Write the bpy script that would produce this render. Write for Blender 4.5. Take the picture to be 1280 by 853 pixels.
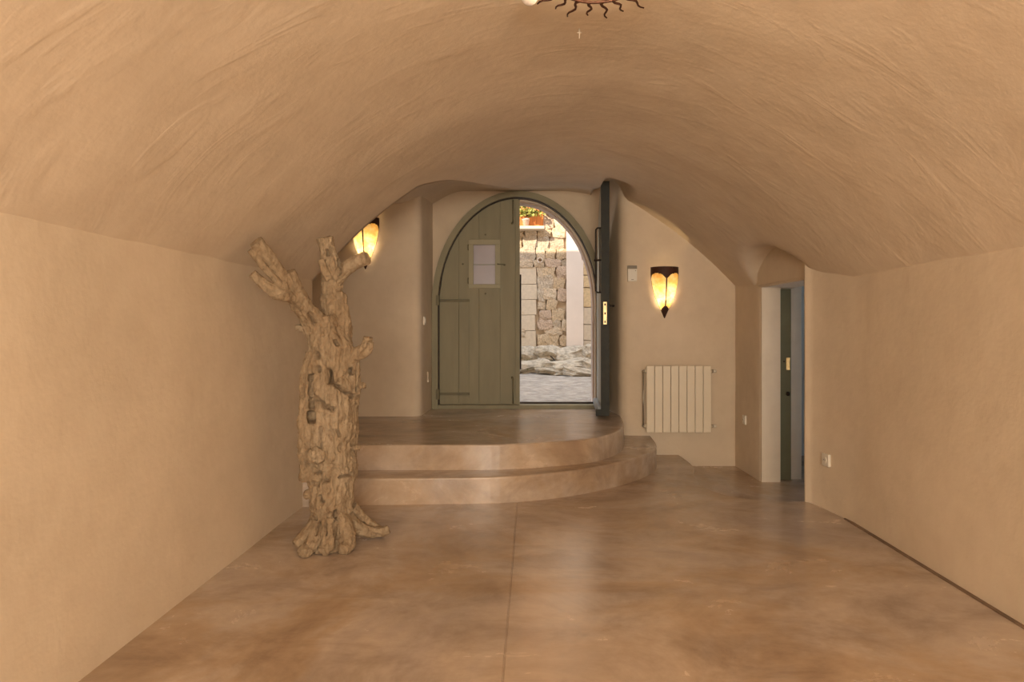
import bpy, bmesh, math, random
import numpy as np
from mathutils import Vector, Matrix, noise

# ------------------------------------------------------------------ camera, world, light
for o in list(bpy.data.objects):
    bpy.data.objects.remove(o)
scene = bpy.context.scene
col = scene.collection
random.seed(7)

F = 830.0                      # focal length in pixels of a 1280-wide frame
VX, VY = 665.0, 410.0          # where the level optical axis meets the picture
EYE = 1.25
cam_d = bpy.data.cameras.new('camera')
cam_d.sensor_width = 36.0
cam_d.lens = F / 1280 * 36
cam_d.shift_x = -(VX - 640) / 1280
cam_d.shift_y = (VY - 426.5) / 1280
cam_d.clip_start = 0.05
cam = bpy.data.objects.new('camera', cam_d)
cam.location = (0, 0, EYE)
cam.rotation_euler = (math.pi / 2, 0, 0)
col.objects.link(cam)
scene.camera = cam

world = bpy.data.worlds.new('sky')
scene.world = world
world.use_nodes = True
bg = world.node_tree.nodes['Background']
bg.inputs['Color'].default_value = (0.76, 0.86, 1.0, 1)
bg.inputs['Strength'].default_value = 3.2

sun_d = bpy.data.lights.new('sun_offscreen', 'SUN')
sun_d.energy = 9.5
sun_d.color = (1.0, 0.86, 0.66)
sun_d.angle = 0.01
sun = bpy.data.objects.new('sun_offscreen', sun_d)
sun.rotation_euler = Vector((0.62, 0.80, -0.60)).to_track_quat('-Z', 'Y').to_euler()
sun.location = (0, 5, 9)
col.objects.link(sun)

# area fill added in front of the invented window behind the camera
fill_d = bpy.data.lights.new('fill_behind_offscreen', 'AREA')
fill_d.shape = 'RECTANGLE'
fill_d.size = 2.2
fill_d.size_y = 1.1
fill_d.energy = 225
fill_d.color = (1.0, 0.89, 0.72)
fill_light = bpy.data.objects.new('fill_behind_offscreen', fill_d)
fill_light.location = (0.3, -2.965, 1.45)
fill_light.rotation_euler = (math.radians(90), 0, 0)
col.objects.link(fill_light)

scene.view_settings.view_transform = 'Standard'
scene.view_settings.look = 'None'
scene.view_settings.gamma = 1
scene.view_settings.use_curve_mapping = False
scene.view_settings.exposure = 0.0

# ------------------------------------------------------------------ materials
def new_mat(name):
    m = bpy.data.materials.new(name)
    m.use_nodes = True
    nt = m.node_tree
    for n in list(nt.nodes):
        if n.type not in ('BSDF_PRINCIPLED', 'OUTPUT_MATERIAL'):
            nt.nodes.remove(n)
    return m, nt, nt.nodes['Principled BSDF']

def ramp(nt, fac, stops):
    r = nt.nodes.new('ShaderNodeValToRGB')
    el = r.color_ramp.elements
    while len(el) < len(stops):
        el.new(0.5)
    for e, (p, c) in zip(el, stops):
        e.position = p
        e.color = (*c, 1)
    nt.links.new(fac, r.inputs['Fac'])
    return r.outputs['Color']

def tex_noise(nt, scale, detail=4, rough=0.55, stretch=None, rot=None, distortion=0.0):
    tc = nt.nodes.new('ShaderNodeTexCoord')
    n = nt.nodes.new('ShaderNodeTexNoise')
    n.inputs['Scale'].default_value = scale
    n.inputs['Detail'].default_value = detail
    n.inputs['Roughness'].default_value = rough
    n.inputs['Distortion'].default_value = distortion
    if stretch or rot:
        mp = nt.nodes.new('ShaderNodeMapping')
        if stretch:
            mp.inputs['Scale'].default_value = stretch
        if rot:
            mp.inputs['Rotation'].default_value = rot
        nt.links.new(tc.outputs['Object'], mp.inputs['Vector'])
        nt.links.new(mp.outputs['Vector'], n.inputs['Vector'])
    else:
        nt.links.new(tc.outputs['Object'], n.inputs['Vector'])
    return n.outputs['Fac']

def math_node(nt, op, a, b):
    n = nt.nodes.new('ShaderNodeMath')
    n.operation = op
    for i, v in enumerate((a, b)):
        if isinstance(v, (int, float)):
            n.inputs[i].default_value = v
        else:
            nt.links.new(v, n.inputs[i])
    return n.outputs[0]

def mix_col(nt, fac, a, b):
    n = nt.nodes.new('ShaderNodeMix')
    n.data_type = 'RGBA'
    for sock, v in ((n.inputs[0], fac), (n.inputs[6], a), (n.inputs[7], b)):
        if isinstance(v, (int, float)):
            sock.default_value = v
        elif isinstance(v, tuple):
            sock.default_value = (*v, 1)
        else:
            nt.links.new(v, sock)
    return n.outputs[2]

def add_bump(nt, bsdf, height, strength, dist):
    b = nt.nodes.new('ShaderNodeBump')
    b.inputs['Strength'].default_value = strength
    b.inputs['Distance'].default_value = dist
    nt.links.new(height, b.inputs['Height'])
    nt.links.new(b.outputs['Normal'], bsdf.inputs['Normal'])

def plain(name, c, rough=0.5, metal=0.0, var=0.12, scale=9.0, bump=0.0, stretch=None):
    m, nt, b = new_mat(name)
    n = tex_noise(nt, scale, 5, 0.6, stretch)
    lo = tuple(x * (1 - var) for x in c)
    hi = tuple(min(1, x * (1 + var)) for x in c)
    nt.links.new(ramp(nt, n, [(0.3, lo), (0.7, hi)]), b.inputs['Base Color'])
    b.inputs['Roughness'].default_value = rough
    b.inputs['Metallic'].default_value = metal
    if bump:
        add_bump(nt, b, n, 0.6, bump)
    return m

def plaster(name, base, strokes=0.0):
    m, nt, b = new_mat(name)
    big = tex_noise(nt, 0.9, 4, 0.6)
    fine = tex_noise(nt, 7, 6, 0.65)
    c0 = ramp(nt, big, [(0.3, tuple(x * 0.90 for x in base)), (0.7, tuple(min(1, x * 1.05) for x in base))])
    c1 = ramp(nt, fine, [(0.25, (0.90, 0.88, 0.86)), (0.6, (1, 1, 1))])
    mx = nt.nodes.new('ShaderNodeMix')
    mx.data_type = 'RGBA'
    mx.blend_type = 'MULTIPLY'
    mx.inputs[0].default_value = 0.6
    nt.links.new(c0, mx.inputs[6])
    nt.links.new(c1, mx.inputs[7])
    nt.links.new(mx.outputs[2], b.inputs['Base Color'])
    b.inputs['Roughness'].default_value = 0.8
    b.inputs['Specular IOR Level'].default_value = 0.25
    h = tex_noise(nt, 3.0, 6, 0.6, (1, 1, 1))
    if strokes:
        s = tex_noise(nt, 2.6, 3, 0.55, (0.55, 1.7, 1.0), (0.0, 0.0, 0.7), 1.4)
        r = nt.nodes.new('ShaderNodeMapRange')
        r.inputs['From Min'].default_value = 0.50
        r.inputs['From Max'].default_value = 0.78
        nt.links.new(s, r.inputs['Value'])
        h = math_node(nt, 'ADD', h, math_node(nt, 'MULTIPLY', r.outputs[0], strokes * 0.22))
    add_bump(nt, b, h, 0.28, 0.03)
    return m

def cement(name):
    m, nt, b = new_mat(name)
    big = tex_noise(nt, 0.75, 5, 0.6, (1.0, 1.0, 1.0), None, 0.8)
    mid = tex_noise(nt, 2.3, 7, 0.68, (0.8, 1.2, 1.0), (0, 0, 0.4), 0.5)
    fine = tex_noise(nt, 16, 5, 0.7)
    c = ramp(nt, big, [(0.30, (0.33, 0.220, 0.148)), (0.42, (0.46, 0.332, 0.225)), (0.53, (0.53, 0.422, 0.335)), (0.68, (0.41, 0.332, 0.290))])
    c2 = ramp(nt, mid, [(0.28, (0.62, 0.58, 0.57)), (0.5, (1.0, 0.99, 0.98)), (0.72, (1.25, 1.27, 1.29))])
    c3 = ramp(nt, fine, [(0.3, (0.88, 0.87, 0.86)), (0.65, (1.05, 1.05, 1.05))])
    out = c
    for x, f in ((c2, 0.95), (c3, 0.6)):
        mx = nt.nodes.new('ShaderNodeMix')
        mx.data_type = 'RGBA'
        mx.blend_type = 'MULTIPLY'
        mx.inputs[0].default_value = f
        nt.links.new(out, mx.inputs[6])
        nt.links.new(x, mx.inputs[7])
        out = mx.outputs[2]
    nt.links.new(out, b.inputs['Base Color'])
    r = nt.nodes.new('ShaderNodeMapRange')
    r.inputs['To Min'].default_value = 0.16
    r.inputs['To Max'].default_value = 0.34
    b.inputs['Specular IOR Level'].default_value = 0.65
    nt.links.new(mid, r.inputs['Value'])
    nt.links.new(r.outputs[0], b.inputs['Roughness'])
    add_bump(nt, b, math_node(nt, 'ADD', mid, math_node(nt, 'MULTIPLY', fine, 0.2)), 0.22, 0.010)
    return m

def translucent(name, stops, scale, mixf=0.75, rough=0.3):
    m, nt, b = new_mat(name)
    n = tex_noise(nt, scale, 5, 0.6)
    c = ramp(nt, n, stops)
    t = nt.nodes.new('ShaderNodeBsdfTranslucent')
    nt.links.new(c, t.inputs['Color'])
    nt.links.new(c, b.inputs['Base Color'])
    b.inputs['Roughness'].default_value = rough
    ms = nt.nodes.new('ShaderNodeMixShader')
    ms.inputs[0].default_value = mixf
    nt.links.new(b.outputs[0], ms.inputs[1])
    nt.links.new(t.outputs[0], ms.inputs[2])
    nt.links.new(ms.outputs[0], nt.nodes['Material Output'].inputs['Surface'])
    return m, nt, b, t

def emitter(name, c, s):
    m, nt, b = new_mat(name)
    b.inputs['Base Color'].default_value = (*c, 1)
    b.inputs['Emission Color'].default_value = (*c, 1)
    b.inputs['Emission Strength'].default_value = s
    return m

WALLC = (0.74, 0.615, 0.475)
M_WALL = plaster('wall_plaster', WALLC, 0.3)
M_CEIL = plaster('vault_plaster', (0.74, 0.615, 0.48), 1.0)
M_JAMB = plaster('pale_jamb_plaster', (0.76, 0.64, 0.50))
M_CEMENT = cement('polished_cement')
M_OLIVE = plain('olive_paint', (0.27, 0.243, 0.155), 0.55, 0, 0.10, 3.0, 0.004, (3, 3, 0.5))
M_CASE = plain('light_olive_paint', (0.36, 0.325, 0.215), 0.5, 0, 0.06, 4.0)
M_OLIVE2 = plain('dark_olive_paint', (0.17, 0.15, 0.09), 0.6, 0, 0.2, 6.0, 0.004)  # darker olive for straps, hinges, bolts and latch
M_OUTGREY = plain('grey_green_paint', (0.36, 0.36, 0.31), 0.5, 0, 0.12, 3.0, 0.003, (3, 3, 0.5))
M_DARKEDGE = plain('weathered_dark_green', (0.011, 0.013, 0.009), 0.6, 0, 0.5, 14.0, 0.003)
M_BLUEGREY = plain('blue_grey_paint', (0.30, 0.34, 0.38), 0.5, 0, 0.12, 5.0)
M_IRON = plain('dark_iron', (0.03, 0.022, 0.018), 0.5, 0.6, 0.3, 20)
M_IRONBROWN = plain('rusty_iron', (0.06, 0.022, 0.012), 0.6, 0.4, 0.3, 20)
M_BRASS = plain('old_brass', (0.62, 0.50, 0.27), 0.4, 0.7, 0.25, 25)
M_STEEL = plain('dull_steel', (0.45, 0.40, 0.33), 0.4, 0.8, 0.15, 20)
M_RAD = plain('cream_enamel', (0.80, 0.70, 0.55), 0.4, 0, 0.03, 4)
M_WHITEP = plain('white_plastic', (0.78, 0.72, 0.63), 0.4, 0, 0.03, 4)
M_GREYP = plain('grey_plastic', (0.22, 0.18, 0.13), 0.4, 0, 0.05, 4)
M_STREETPL = plain('white_plaster_street', (0.74, 0.62, 0.52), 0.85, 0, 0.05, 2.0)
M_ORANGE = plain('orange_wood', (0.62, 0.20, 0.04), 0.55, 0, 0.2, 5, 0, (6, 6, 0.6))
M_POT = plain('pale_clay', (0.62, 0.45, 0.34), 0.8, 0, 0.1, 12)
M_LEAF = plain('yellow_green_leaf', (0.30, 0.29, 0.06), 0.6, 0, 0.5, 30)
M_GRASS = plain('grass_green', (0.24, 0.25, 0.10), 0.8, 0, 0.4, 9)
M_MORTAR = plain('lime_mortar', (0.56, 0.44, 0.31), 0.95, 0, 0.2, 7, 0.02)
M_LAMPWHITE = plain('pale_enamel', (0.7, 0.66, 0.58), 0.5, 0, 0.05, 5)
M_FACADE = plain('facade_stone', (0.50, 0.39, 0.28), 0.95, 0, 0.2, 2.0, 0.02)
M_STONES = [plain('stone_%s' % n, c, 0.95, 0, 0.35, 9, 0.05) for n, c in (
    ('ochre', (0.55, 0.41, 0.26)), ('sand', (0.58, 0.45, 0.31)), ('rose', (0.52, 0.38, 0.27)),
    ('grey', (0.50, 0.40, 0.29)))]
M_ASHLAR = plain('dressed_stone', (0.60, 0.49, 0.36), 0.9, 0, 0.10, 6, 0.006)
M_ASHLARY = plain('dressed_stone_yellow', (0.62, 0.46, 0.26), 0.9, 0, 0.18, 8, 0.01)
M_PINKSTONE = plain('pink_reveal_stone', (0.46, 0.35, 0.28), 0.9, 0, 0.12, 5, 0.01)
M_ROCK = plain('worn_rock', (0.45, 0.38, 0.285), 0.95, 0, 0.4, 7, 0.05)
M_GROUND = plain('street_concrete', (0.37, 0.325, 0.275), 0.95, 0, 0.45, 7, 0.06, (1, 3, 1))
M_BLIND, _, _, _ = translucent('linen_blind', [(0.3, (0.8, 0.7, 0.55)), (0.7, (0.85, 0.75, 0.6))], 5, 0.4)
M_FROST, _, _, _ = translucent('frosted_pane', [(0.3, (0.52, 0.49, 0.50)), (0.7, (0.60, 0.57, 0.58))], 2, 0.7)
M_BULB = emitter('warm_bulb', (1.0, 0.72, 0.38), 12)
M_GLOBE = plain('opal_globe', (0.88, 0.80, 0.74), 0.2, 0, 0.03, 4)
M_CROSSWALL = plain('next_room_white', (0.72, 0.74, 0.72), 0.8, 0, 0.04, 2)

def wood_mat():
    m, nt, b = new_mat('weathered_driftwood')
    big = tex_noise(nt, 5, 5, 0.6, (1, 1, 0.45))
    fine = tex_noise(nt, 38, 7, 0.75, (1, 1, 0.4), None, 0.6)
    c = ramp(nt, big, [(0.3, (0.37, 0.265, 0.165)), (0.52, (0.47, 0.355, 0.235)), (0.75, (0.55, 0.44, 0.315))])
    c2 = ramp(nt, fine, [(0.30, (0.30, 0.22, 0.16)), (0.43, (0.80, 0.76, 0.72)), (0.66, (1.12, 1.12, 1.12))])
    mx = nt.nodes.new('ShaderNodeMix')
    mx.data_type = 'RGBA'
    mx.blend_type = 'MULTIPLY'
    mx.inputs[0].default_value = 0.8
    nt.links.new(c, mx.inputs[6])
    nt.links.new(c2, mx.inputs[7])
    nt.links.new(mx.outputs[2], b.inputs['Base Color'])
    b.inputs['Roughness'].default_value = 0.9
    b.inputs['Specular IOR Level'].default_value = 0.2
    vt = nt.nodes.new('ShaderNodeTexVoronoi')
    vt.inputs['Scale'].default_value = 42
    tc = nt.nodes.new('ShaderNodeTexCoord')
    nt.links.new(tc.outputs['Object'], vt.inputs['Vector'])
    h = math_node(nt, 'ADD', fine, math_node(nt, 'MULTIPLY', vt.outputs['Distance'], 0.5))
    add_bump(nt, b, h, 1.0, 0.018)
    return m
M_WOOD = wood_mat()

def amber_mat():
    m, nt, b, t = translucent('amber_glass', [(0.30, (0.86, 0.48, 0.11)), (0.48, (0.95, 0.68, 0.28)), (0.66, (0.99, 0.86, 0.56))], 11, 0.82, 0.25)
    return m
M_AMBER = amber_mat()

# ------------------------------------------------------------------ mesh helpers
def link_mesh(name, verts, faces, mat, parent=None, smooth=False, mats=None):
    me = bpy.data.meshes.new(name)
    me.from_pydata([tuple(v) for v in verts], [], faces)
    bm = bmesh.new()
    bm.from_mesh(me)
    bmesh.ops.recalc_face_normals(bm, faces=bm.faces)
    bm.to_mesh(me)
    bm.free()
    me.materials.append(mat)
    if smooth:
        for p in me.polygons:
            p.use_smooth = True
    o = bpy.data.objects.new(name, me)
    col.objects.link(o)
    if parent:
        o.parent = parent
    return o

def from_bm(name, bm, mat, parent=None, smooth=False):
    bmesh.ops.recalc_face_normals(bm, faces=bm.faces)
    me = bpy.data.meshes.new(name)
    bm.to_mesh(me)
    bm.free()
    me.materials.append(mat)
    if smooth:
        for p in me.polygons:
            p.use_smooth = True
    o = bpy.data.objects.new(name, me)
    col.objects.link(o)
    if parent:
        o.parent = parent
    return o

def empty(name, loc, rz=0.0):
    o = bpy.data.objects.new(name, None)
    o.empty_display_size = 0.1
    o.location = loc
    o.rotation_euler = (0, 0, rz)
    col.objects.link(o)
    return o

def tag(o, label, cat, group=None, kind=None):
    o['label'] = label
    o['category'] = cat
    if group:
        o['group'] = group
    if kind:
        o['kind'] = kind
    return o

def bm_box(bm, x0, x1, y0, y1, z0, z1, bevel=0.0, seg=2):
    vs = [bm.verts.new((x, y, z)) for z in (z0, z1) for y in (y0, y1) for x in (x0, x1)]
    fs = [bm.faces.new([vs[i] for i in f]) for f in ((0, 2, 3, 1), (4, 5, 7, 6), (0, 1, 5, 4), (2, 6, 7, 3), (0, 4, 6, 2), (1, 3, 7, 5))]
    if bevel:
        es = set()
        for f in fs:
            es.update(f.edges)
        bmesh.ops.bevel(bm, geom=list(es), offset=bevel, segments=seg, affect='EDGES', profile=0.6)
    return bm

def box(name, x0, x1, y0, y1, z0, z1, mat, parent=None, bevel=0.0):
    bm = bmesh.new()
    bm_box(bm, x0, x1, y0, y1, z0, z1, bevel)
    return from_bm(name, bm, mat, parent)

def extrude_xz(name, poly, y0, y1, mat, parent=None, bevel=0.0):
    """polygon in (x,z) extruded along y"""
    bm = bmesh.new()
    a = [bm.verts.new((x, y0, z)) for x, z in poly]
    b = [bm.verts.new((x, y1, z)) for x, z in poly]
    n = len(poly)
    bm.faces.new(a)
    bm.faces.new(b[::-1])
    for i in range(n):
        bm.faces.new((a[i], a[(i + 1) % n], b[(i + 1) % n], b[i]))
    bmesh.ops.recalc_face_normals(bm, faces=bm.faces)
    if bevel:
        bmesh.ops.bevel(bm, geom=list(bm.edges), offset=bevel, segments=1, affect='EDGES')
    bmesh.ops.triangulate(bm, faces=[f for f in bm.faces if len(f.verts) > 4])
    return from_bm(name, bm, mat, parent)

def extrude_xy(name, poly, z0, z1, mat, parent=None, bevel=0.0, seg=3):
    """plan polygon in (x,y) extruded along z, the top rim rounded"""
    bm = bmesh.new()
    a = [bm.verts.new((x, y, z0)) for x, y in poly]
    b = [bm.verts.new((x, y, z1)) for x, y in poly]
    n = len(poly)
    bm.faces.new(a[::-1])
    top = bm.faces.new(b)
    for i in range(n):
        bm.faces.new((a[i], a[(i + 1) % n], b[(i + 1) % n], b[i]))
    bmesh.ops.recalc_face_normals(bm, faces=bm.faces)
    if bevel:
        bmesh.ops.bevel(bm, geom=list(top.edges), offset=bevel, segments=seg, affect='EDGES', profile=0.5)
    bmesh.ops.triangulate(bm, faces=[f for f in bm.faces if len(f.verts) > 4])
    return from_bm(name, bm, mat, parent)

def catmull(pts, n=8):
    pts = [np.array(p, float) for p in pts]
    out = []
    P = [2 * pts[0] - pts[1]] + pts + [2 * pts[-1] - pts[-2]]
    for i in range(1, len(P) - 2):
        p0, p1, p2, p3 = P[i - 1:i + 3]
        for k in range(n):
            t = k / n
            out.append(0.5 * ((2 * p1) + (-p0 + p2) * t + (2 * p0 - 5 * p1 + 4 * p2 - p3) * t * t + (-p0 + 3 * p1 - 3 * p2 + p3) * t ** 3))
    out.append(pts[-1])
    return out

def bm_tube(bm, pts, rads, seg=10, cap=True):
    pts = [Vector(p) for p in pts]
    rings = []
    up = Vector((0.123, 0.456, 0.88)).normalized()
    n = len(pts)
    for i, p in enumerate(pts):
        d = (pts[min(i + 1, n - 1)] - pts[max(i - 1, 0)]).normalized()
        u = up - d * up.dot(d)
        if u.length < 1e-3:
            u = Vector((1, 0, 0)) - d * d.x
        u.normalize()
        up = u
        w = d.cross(u)
        r = rads[i] if hasattr(rads, '__len__') else rads
        rings.append([bm.verts.new(p + (u * math.cos(a) + w * math.sin(a)) * r) for a in (2 * math.pi * k / seg for k in range(seg))])
    for a, b in zip(rings, rings[1:]):
        for k in range(seg):
            bm.faces.new((a[k], a[(k + 1) % seg], b[(k + 1) % seg], b[k]))
    if cap:
        bm.faces.new(rings[0][::-1])
        bm.faces.new(rings[-1])

def tube(name, pts, rads, mat, parent=None, seg=10, smooth=True):
    bm = bmesh.new()
    bm_tube(bm, pts, rads, seg)
    return from_bm(name, bm, mat, parent, smooth)

def sphere(name, c, r, mat, parent=None, scale=(1, 1, 1), seg=16):
    bm = bmesh.new()
    bmesh.ops.create_uvsphere(bm, u_segments=seg, v_segments=seg // 2 + 2, radius=r)
    for v in bm.verts:
        v.co = Vector((v.co.x * scale[0] + c[0], v.co.y * scale[1] + c[1], v.co.z * scale[2] + c[2]))
    return from_bm(name, bm, mat, parent, True)

def sstep(a, b, x):
    t = max(0.0, min(1.0, (x - a) / (b - a)))
    return t * t * (3 - 2 * t)

def wall_prism(name, plan, z0, z1, mat, amp=0.006, step=0.16, smooth=True):
    """wall standing on a closed plan polygon; faces lightly uneven like hand-trowelled plaster"""
    pts = []
    n = len(plan)
    for i in range(n):
        a, b = Vector(plan[i]), Vector(plan[(i + 1) % n])
        k = max(1, int((b - a).length / step))
        for j in range(k):
            pts.append(a.lerp(b, j / k))
    m = len(pts)
    nz = max(1, int((z1 - z0) / step))
    verts, faces = [], []
    for k in range(nz + 1):
        z = z0 + (z1 - z0) * k / nz
        for p in pts:
            q = Vector((p.x, p.y, z)) * 1.7
            d = noise.noise_vector(q) * amp
            verts.append((p.x + d.x, p.y + d.y, z))
    for k in range(nz):
        for i in range(m):
            j = (i + 1) % m
            faces.append((k * m + i, k * m + j, (k + 1) * m + j, (k + 1) * m + i))
    faces.append(tuple(range(m))[::-1])
    faces.append(tuple(nz * m + i for i in range(m)))
    o = link_mesh(name, verts, faces, mat)
    me = o.data
    for p in me.polygons:
        p.use_smooth = len(p.vertices) == 4
    return o

def round_corner(p0, p1, p2, r, n=6):
    """points rounding the corner p1 between p0 and p2"""
    p0, p1, p2 = Vector(p0), Vector(p1), Vector(p2)
    a = p1 + (p0 - p1).normalized() * r
    b = p1 + (p2 - p1).normalized() * r
    return [tuple((a.lerp(p1, t)).lerp(p1.lerp(b, t), t)) for t in (k / n for k in range(n + 1))]

# ------------------------------------------------------------------ the room
PLAT = 0.377
STEP = 0.1885
SPRING = 1.60
RISE = 1.03
XL, XR = -1.60, 2.05
DOORY = 7.20
BACKY = 6.53

def vault(x, y):
    c = 0.22
    t = (x - c) / (1.82 if x < c else 1.83)
    z = SPRING + RISE * (1 - t * t)
    z += 0.11 * sstep(6.15, 7.1, y) * sstep(1.25, 0.7, abs(x - 0.05))
    # pocket hollowed out of the vault for the open leaf
    z += 0.17 * sstep(0.64, 0.70, x) * sstep(0.94, 0.82, x) * sstep(5.75, 6.15, y)
    # small lunette over the side doorway
    u = (y - 5.36) / 0.60
    if abs(u) < 1 and x > 1.3:
        l = 1.60 + 0.31 * math.sqrt(1 - u * u)
        k = 0.05
        h = max(0.0, k - abs(z - l)) / k
        z = max(z, l) + h * h * k * 0.25
    return z

edge_pts = [(-2.0, 4.86), (-1.2, 4.86), (-0.83, 4.87), (-0.66, 5.10), (-0.45, 5.75), (-0.12, 6.53), (0.18, 7.25), (3.0, 7.25)]
def edge_y(x):
    for (a, ya), (b, yb) in zip(edge_pts, edge_pts[1:]):
        if a <= x <= b:
            t = (x - a) / (b - a)
            return ya + (yb - ya) * t
    return 7.25

def make_ceiling():
    xs = np.linspace(XL - 0.02, XR + 0.03, 96)
    ny = 190
    verts, faces = [], []
    lip = []
    nx = len(xs)
    for i, x in enumerate(xs):
        ye = edge_y(x)
        for j in range(ny + 1):
            y = -3.05 + (ye + 3.05) * j / ny
            q = Vector((x * 1.3, y * 1.1, 0))
            z = vault(x, y) + 0.016 * noise.noise(q) + 0.006 * noise.noise(q * 3.1)
            verts.append((x, y, z))
    for i in range(nx - 1):
        for j in range(ny):
            a = i * (ny + 1) + j
            faces.append((a, a + ny + 1, a + ny + 2, a + 1))
    # back of the vault, so that the shell has real thickness
    off = len(verts)
    for i, x in enumerate(xs):
        for j in (0, ny):
            v = verts[i * (ny + 1) + j]
            verts.append((v[0], v[1], max(v[2] + 0.12, 3.02)))
    for i in range(nx - 1):
        a = off + 2 * i
        faces.append((a, a + 1, a + 3, a + 2))
        faces.append((a + 1, i * (ny + 1) + ny, (i + 1) * (ny + 1) + ny, a + 3))
        faces.append((a, a + 2, (i + 1) * (ny + 1), i * (ny + 1)))
    o = link_mesh('ceiling', verts, faces, M_CEIL)
    for p in o.data.polygons:
        p.use_smooth = p.index < (nx - 1) * ny
    return tag(o, 'beige hand-trowelled plaster vault spanning the whole room', 'ceiling', kind='structure')
make_ceiling()

def make_bay_ceiling():
    verts, faces = [], []
    xs = np.linspace(-2.7, 0.6, 50)
    ys = np.linspace(4.7, 7.3, 40)
    for x in xs:
        for y in ys:
            z = 2.46 + 0.24 * sstep(-1.35, -0.75, x) + 0.03 * sstep(6.2, 7.2, y)
            z += 0.012 * noise.noise(Vector((x * 1.5, y * 1.5, 4)))
            verts.append((x, y, z))
    n = len(ys)
    for i in range(len(xs) - 1):
        for j in range(n - 1):
            a = i * n + j
            faces.append((a, a + n, a + n + 1, a + 1))
    off = len(verts)
    for x, y in ((-2.7, 4.7), (0.6, 4.7), (0.6, 7.3), (-2.7, 7.3)):
        verts.append((x, y, 3.0))
    faces.append((off, off + 1, off + 2, off + 3))
    o = link_mesh('ceiling_alcove', verts, faces, M_WALL)
    for p in o.data.polygons:
        p.use_smooth = p.index < (len(xs) - 1) * (n - 1)
    return tag(o, 'flat plaster ceiling of the raised entrance alcove beside the arched door', 'ceiling', kind='structure')
make_bay_ceiling()

TOP = 3.08
wl = [(XL, -3.1)] + round_corner((XL, 0), (XL, 4.90), (-3, 4.90), 0.07) + [(-2.75, 4.90), (-2.75, -3.1)]
tag(wall_prism('wall_left', wl, -0.3, TOP, M_WALL), 'long pale plaster wall carrying the shadow of the tree trunk', 'wall', kind='structure')

wbl = [(-2.75, BACKY)] + round_corner((-2.75, BACKY), (-1.10, BACKY), (-1.075, 7.3), 0.09) + [(-1.072, 7.32), (-2.75, 7.32)]
tag(wall_prism('wall_back_left', wbl, -0.3, TOP, M_WALL, 0.005, 0.1), 'plaster wall with a lit sconce beside the closed door leaf', 'wall', kind='structure')
tag(box('wall_alcove_side', -2.75, -2.55, 4.88, 6.6, -0.3, TOP, M_WALL), 'plaster side wall hidden in the entrance alcove', 'wall', kind='structure')

wbr = [(0.775, 7.32)] + round_corner((0.78, 7.3), (0.875, BACKY), (1.9, BACKY), 0.13, 8) + [(2.06, BACKY), (2.06, 7.32)]
tag(wall_prism('wall_back_right', wbr, -0.4, TOP, M_WALL, 0.005, 0.1), 'plaster wall with the radiator and a lit sconce', 'wall', kind='structure')
wps = [(2.0, BACKY + 0.1), (2.0, BACKY)] + round_corner((2.0, BACKY), (2.02, 5.87), (2.5, 5.87), 0.02, 3) + [(2.19, 5.87), (2.19, 5.96), (2.42, 5.96), (2.42, BACKY + 0.1)]
tag(wall_prism('wall_passage_side', wps, -0.4, TOP, M_WALL, 0.005, 0.1), 'short plaster wall between the radiator corner and the side doorway', 'wall', kind='structure')

wr = [(XR, -3.1), (XR + 0.01, 4.25)] + round_corner((XR + 0.01, 4.25), (XR - 0.04, 4.65), (1.97, 4.77), 0.1, 4) + \
     round_corner((XR - 0.04, 4.65), (1.95, 4.79), (2.5, 4.79), 0.03, 3) + [(2.42, 4.79), (2.42, -3.1)]
tag(wall_prism('wall_right', wr, -0.4, TOP, M_WALL), 'long tan plaster wall ending at the side doorway', 'wall', kind='structure')
tag(box('wall_lintel', 2.005, 2.42, 4.78, 5.90, 1.625, TOP, M_WALL), 'plaster wall piece above the low side doorway', 'wall', kind='structure')
bb = box('floor_dark_line', XR - 0.012, XR + 0.02, -2.9, 4.34, -0.01, 0.006, plain('dark_floor_edge', (0.20, 0.13, 0.085), 0.7, 0, 0.4, 3))  # thin dark strip laid along the foot of the wall
tag(bb, 'thin dark line along the foot of the long tan wall', 'baseboard', kind='structure')
# pale painted lining of the side doorway
lin = empty('trim_side_doorway', (2.02, 5.86, -0.11))
tag(lin, 'pale painted lining of the low side doorway', 'door lining', kind='structure')
box('jamb', 0.003, 0.168, -0.012, 0.012, 0, 1.735, M_JAMB, lin)
box('head', -0.006, 0.30, -1.07, 0.012, 1.715, 1.737, M_JAMB, lin)

# closed wall behind the camera; its blinded window is invented for the fill light
wf = tag(box('wall_front', -2.75, 2.42, -3.3, -3.02, -0.3, TOP, M_WALL), 'plaster wall behind the viewer', 'wall', kind='structure')
w1 = empty('window_invented', (0.3, -3.0, 0.9))
tag(w1, 'invented wide window with a linen blind on the closed wall behind the viewer', 'window', kind='structure')
for n_, a in (('sill', (-1.25, 1.25, -0.02, 0.10, -0.06, 0)), ('window_head', (-1.25, 1.25, -0.02, 0.06, 1.1, 1.16)),
              ('window_jamb', (-1.25, -1.18, -0.02, 0.06, 0, 1.1)), ('window_jamb', (1.18, 1.25, -0.02, 0.06, 0, 1.1))):
    box(n_, *a, M_OLIVE, w1, 0.004)
box('blind', -1.18, 1.18, 0.02, 0.026, 0.0, 1.1, M_BLIND, w1)

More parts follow.
